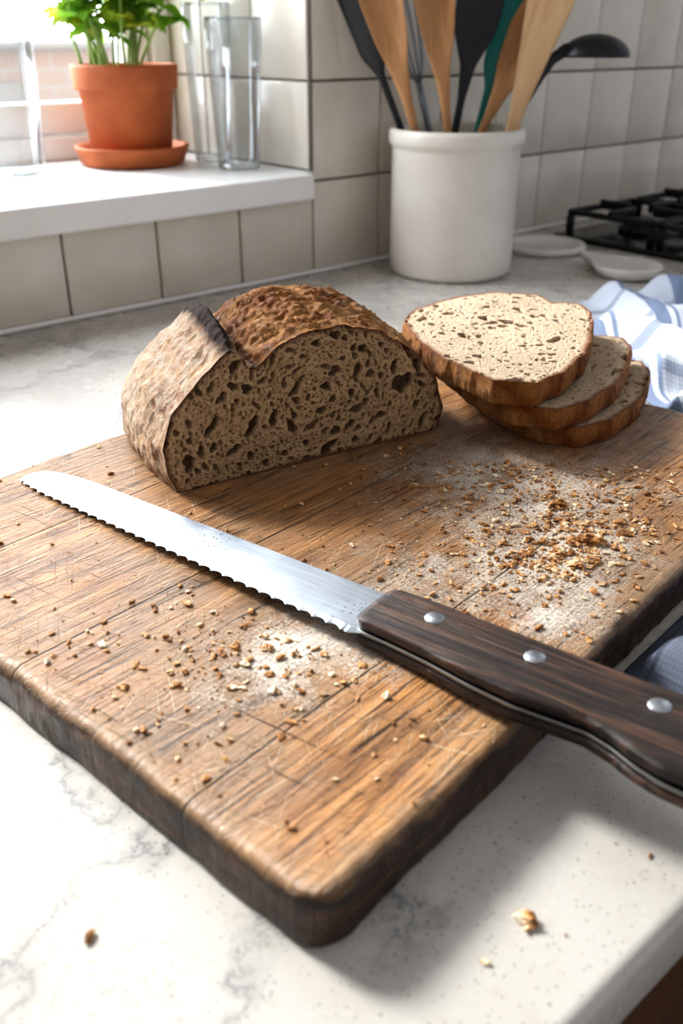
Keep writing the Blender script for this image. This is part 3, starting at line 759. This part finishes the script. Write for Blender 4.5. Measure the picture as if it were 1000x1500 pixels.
# ---------------------------------------------------------------- hob
hob=bpy.data.objects.new('gas_hob',None); link(hob)
M_hob=simple('hob_black_enamel',hexc('#0d0e10'),.2,0,.1); M_iron=simple('cast_iron',hexc('#121316'),.5,0,.3,80,.001)
bm=bmesh.new(); add_box(bm,.61,1.42,-.555,-.09,.0005,.012,.005,3); x=bm_obj('hob_plate',bm,M_hob,True); x.matrix_world=MW; x.parent=hob
bm=bmesh.new()
for (ua,ub) in((.635,.88),(.90,1.14),(1.16,1.40)):
    for (va,vb) in((.105,.32),(.33,.545)):
        h0,h1=.050,.062
        add_box(bm,ua,ub,-va-.012,-va,h0,h1,.003,2); add_box(bm,ua,ub,-vb,-vb+.012,h0,h1,.003,2)
        add_box(bm,ua,ua+.012,-vb,-va,h0,h1,.003,2); add_box(bm,ub-.012,ub,-vb,-va,h0,h1,.003,2)
        um=(ua+ub)/2; vm=(va+vb)/2
        add_box(bm,ua,um-.03,-vm-.006,-vm+.006,h0,h1+.008,.003,2); add_box(bm,um+.03,ub,-vm-.006,-vm+.006,h0,h1+.008,.003,2)
        add_box(bm,um-.006,um+.006,-vb,-vm-.03,h0,h1+.008,.003,2); add_box(bm,um-.006,um+.006,-vm+.03,-va,h0,h1+.008,.003,2)
        for cu in(ua+.006,ub-.006):
            for cv in(va+.006,vb-.006): add_box(bm,cu-.007,cu+.007,-cv-.007,-cv+.007,.012,h0,.002,1)
x=bm_obj('pan_supports',bm,M_iron,True); x.matrix_world=MW; x.parent=hob
k=0
for u_ in(.757,1.02,1.28):
    for v_ in(.2125,.4375):
        p=MW@Vector((u_,-v_,.012)); k+=1; lathe('burner_%d'%k,[(0,0),(.045,0),(.045,.012),(.036,.014),(.036,.024),(.03,.028),(0,.028)],M_iron,40,p,hob)
mcer=simple('white_ceramic',hexc('#e2dfd9'),.25,0,.04)
V=[];F=[];n1,n2=64,10
prof=[(0,.004),(.6,.004),(.8,.010),(.93,.020),(1.0,.024),(1.03,.023),(.97,.014),(.82,.003),(.6,0),(0,0)]
for (r,z) in prof:
    for k in range(n1):
        a=2*math.pi*k/n1; R_=.064
        ex=1+ .9*max(0,math.cos(a))**16
        V.append((R_*r*math.cos(a)*(ex if r>.5 else 1)*1.05,R_*r*math.sin(a)*.95,z))
for i in range(len(prof)-1):
    for k in range(n1):
        l=(k+1)%n1; F.append((i*n1+k,i*n1+l,(i+1)*n1+l,(i+1)*n1+k))
sr=mesh_obj('spoon_rest',V,F,mcer,True); sr.matrix_world=Matrix.Translation((.532,1.700,.0006))@Matrix.Rotation(math.radians(118),4,'Z')
tv=lathe('ceramic_trivet',[(0,.0),(.085,0),(.09,.003),(.09,.010),(.086,.013),(.07,.013),(.066,.010),(0,.010)],mcer,64,(.425,1.945,.0006))
# ---------------------------------------------------------------- towels
def m_towel(name,base,stripe,den):
    m=MT(name); uv=m.n('TexCoord').outputs['UV']; s=m.n('SeparateXYZ',{0:uv}); 
    def bands(o,freq,wd,ph=0):
        f=m.math('FRACT',m.math('ADD',m.math('MULTIPLY',o,freq),ph)); return m.ramp(f,[(0,1.),(wd,0.)],'CONSTANT')
    a=bands(s.outputs[0],5.,.16); a2=bands(s.outputs[0],5.,.04,.78); b=bands(s.outputs[1],6.,.14); 
    st=m.math('MAXIMUM',m.math('MAXIMUM',a,a2),m.math('MULTIPLY',b,.6))
    w=m.n('TexVoronoi',{'Vector':uv,'Scale':120.},distance='CHEBYCHEV',); 
    w.inputs['Randomness'].default_value=0
    c=m.mix(m.math('MULTIPLY',st,den),base,stripe)
    c=m.mix(m.math('MULTIPLY',m.ramp(w.outputs['Distance'],[(.3,0.),(.5,1.)]),.3),c,tuple(x*.5 for x in stripe))
    m.P(Base_Color=c,Roughness=.95,Normal=m.bump(w.outputs['Distance'],-.8,.004))
    return m.m
M_tow=m_towel('blue_white_linen',hexc('#ccd3de'),hexc('#4d6389'),.75)
M_tow2=m_towel('slate_waffle_cloth',hexc('#6f7584'),hexc('#2f3646'),.6)
def cloth(name,P,mat,seed,amp,freq,dirv,nx=170,ny=150,wob=.02):
    P=[Vector((*p,0)) for p in P]; V=[];F=[];uv=[]
    for j in range(ny):
        for i in range(nx):
            a,b=i/(nx-1),j/(ny-1)
            p=(P[0]*(1-a)+P[1]*a)*(1-b)+(P[3]*(1-a)+P[2]*a)*b
            p=p+Vector((noise.noise(Vector((a*4,b*4,seed))),noise.noise(Vector((a*4,b*4,seed+9))),0))*wob
            ed=min(1,min(a,1-a,b,1-b)/.06); ed=ed*ed*(3-2*ed)
            q=p.x*dirv[0]+p.y*dirv[1]
            wv=noise.noise(Vector((p.x*5,p.y*5,seed)))*2.2
            h=(.5+.5*math.sin(q*freq+wv*2.2))**1.7*.75+.5*max(0,noise.noise(Vector((p.x*7,p.y*7,seed+3))))+.08*noise.noise(Vector((p.x*40,p.y*40,seed)))
            V.append((p.x,p.y,.0015+.004*ed+max(0,h)*amp*(.15+.85*ed))); uv.append((a,b))
    for j in range(ny-1):
        for i in range(nx-1): F.append((j*nx+i,j*nx+i+1,(j+1)*nx+i+1,(j+1)*nx+i))
    o=mesh_obj(name,V,F,mat,True); l=o.data.uv_layers.new(name='UVMap')
    for lp in o.data.loops: l.data[lp.index].uv=uv[lp.vertex_index]
    s=o.modifiers.new('s','SOLIDIFY'); s.thickness=.0016; s.offset=1
    return o
cloth('dish_towel',[(.385,.985),(.86,.72),(.80,1.68),(.365,1.485)],M_tow,2.,.052,44,(.55,.84),190,170)
cloth('waffle_cloth',[(.198,.506),(.42,.27),(.74,.68),(.460,.796)],M_tow2,5.,.016,40,(.8,-.6),120,120,.003)
# ---------------------------------------------------------------- lights, world
w=bpy.data.worlds.new('World'); C.world=w; w.use_nodes=True; nt=w.node_tree; nt.nodes.clear()
tc=nt.nodes.new('ShaderNodeTexCoord'); dp_=nt.nodes.new('ShaderNodeVectorMath'); dp_.operation='DOT_PRODUCT'
nt.links.new(tc.outputs['Generated'],dp_.inputs[0]); dv=Vector((-.70,.60,.35)).normalized(); dp_.inputs[1].default_value=dv
rp=nt.nodes.new('ShaderNodeValToRGB'); mr=nt.nodes.new('ShaderNodeMapRange'); mr.inputs[1].default_value=-1; mr.inputs[2].default_value=1
nt.links.new(dp_.outputs['Value'],mr.inputs[0]); nt.links.new(mr.outputs[0],rp.inputs[0])
cr=rp.color_ramp; cr.elements[0].position=.1; cr.elements[0].color=(.044,.045,.048,1); cr.elements[1].position=.85; cr.elements[1].color=(.94,.98,1.06,1)
e_=cr.elements.new(.55); e_.color=(.053,.056,.062,1)
bg=nt.nodes.new('ShaderNodeBackground'); bg.inputs[1].default_value=10.5; ow=nt.nodes.new('ShaderNodeOutputWorld')
nt.links.new(rp.outputs[0],bg.inputs[0]); nt.links.new(bg.outputs[0],ow.inputs[0])
sd=bpy.data.lights.new('sun','SUN'); sd.energy=5.5; sd.angle=math.radians(11); sd.color=(1,.975,.935)
so=bpy.data.objects.new('sun',sd); link(so)
trv=Vector((.772,-.589,-.66)); so.rotation_euler=trv.to_track_quat('-Z','Y').to_euler(); so.location=(-2,3,3)
# ---------------------------------------------------------------- camera
cd=bpy.data.cameras.new('camera'); cam=bpy.data.objects.new('camera',cd); link(cam)
cd.sensor_fit='VERTICAL'; cd.sensor_height=36; cd.sensor_width=24; cd.lens=36*1320/1500
cam.location=(0,0,.4); cam.rotation_euler=(math.radians(90-27.9),0,0); cd.clip_start=.01
cd.dof.use_dof=True; cd.dof.focus_distance=.76*S; cd.dof.aperture_fstop=7.0
C.camera=cam
bpy.context.view_layer.update()
for o in list(C.objects):
    if o.parent is None:
        if o.type in('CAMERA','LIGHT'): o.location=o.location*S
        else: o.matrix_world=Matrix.Scale(S,4)@o.matrix_world
C.view_settings.view_transform='Standard'; C.view_settings.exposure=0
C.view_settings.look='None'
for lk in('Medium High Contrast','Standard - Medium High Contrast'):
    try: C.view_settings.look=lk; print('look ok',lk); break
    except Exception as ex: print('look fail',lk)
print('DONE')
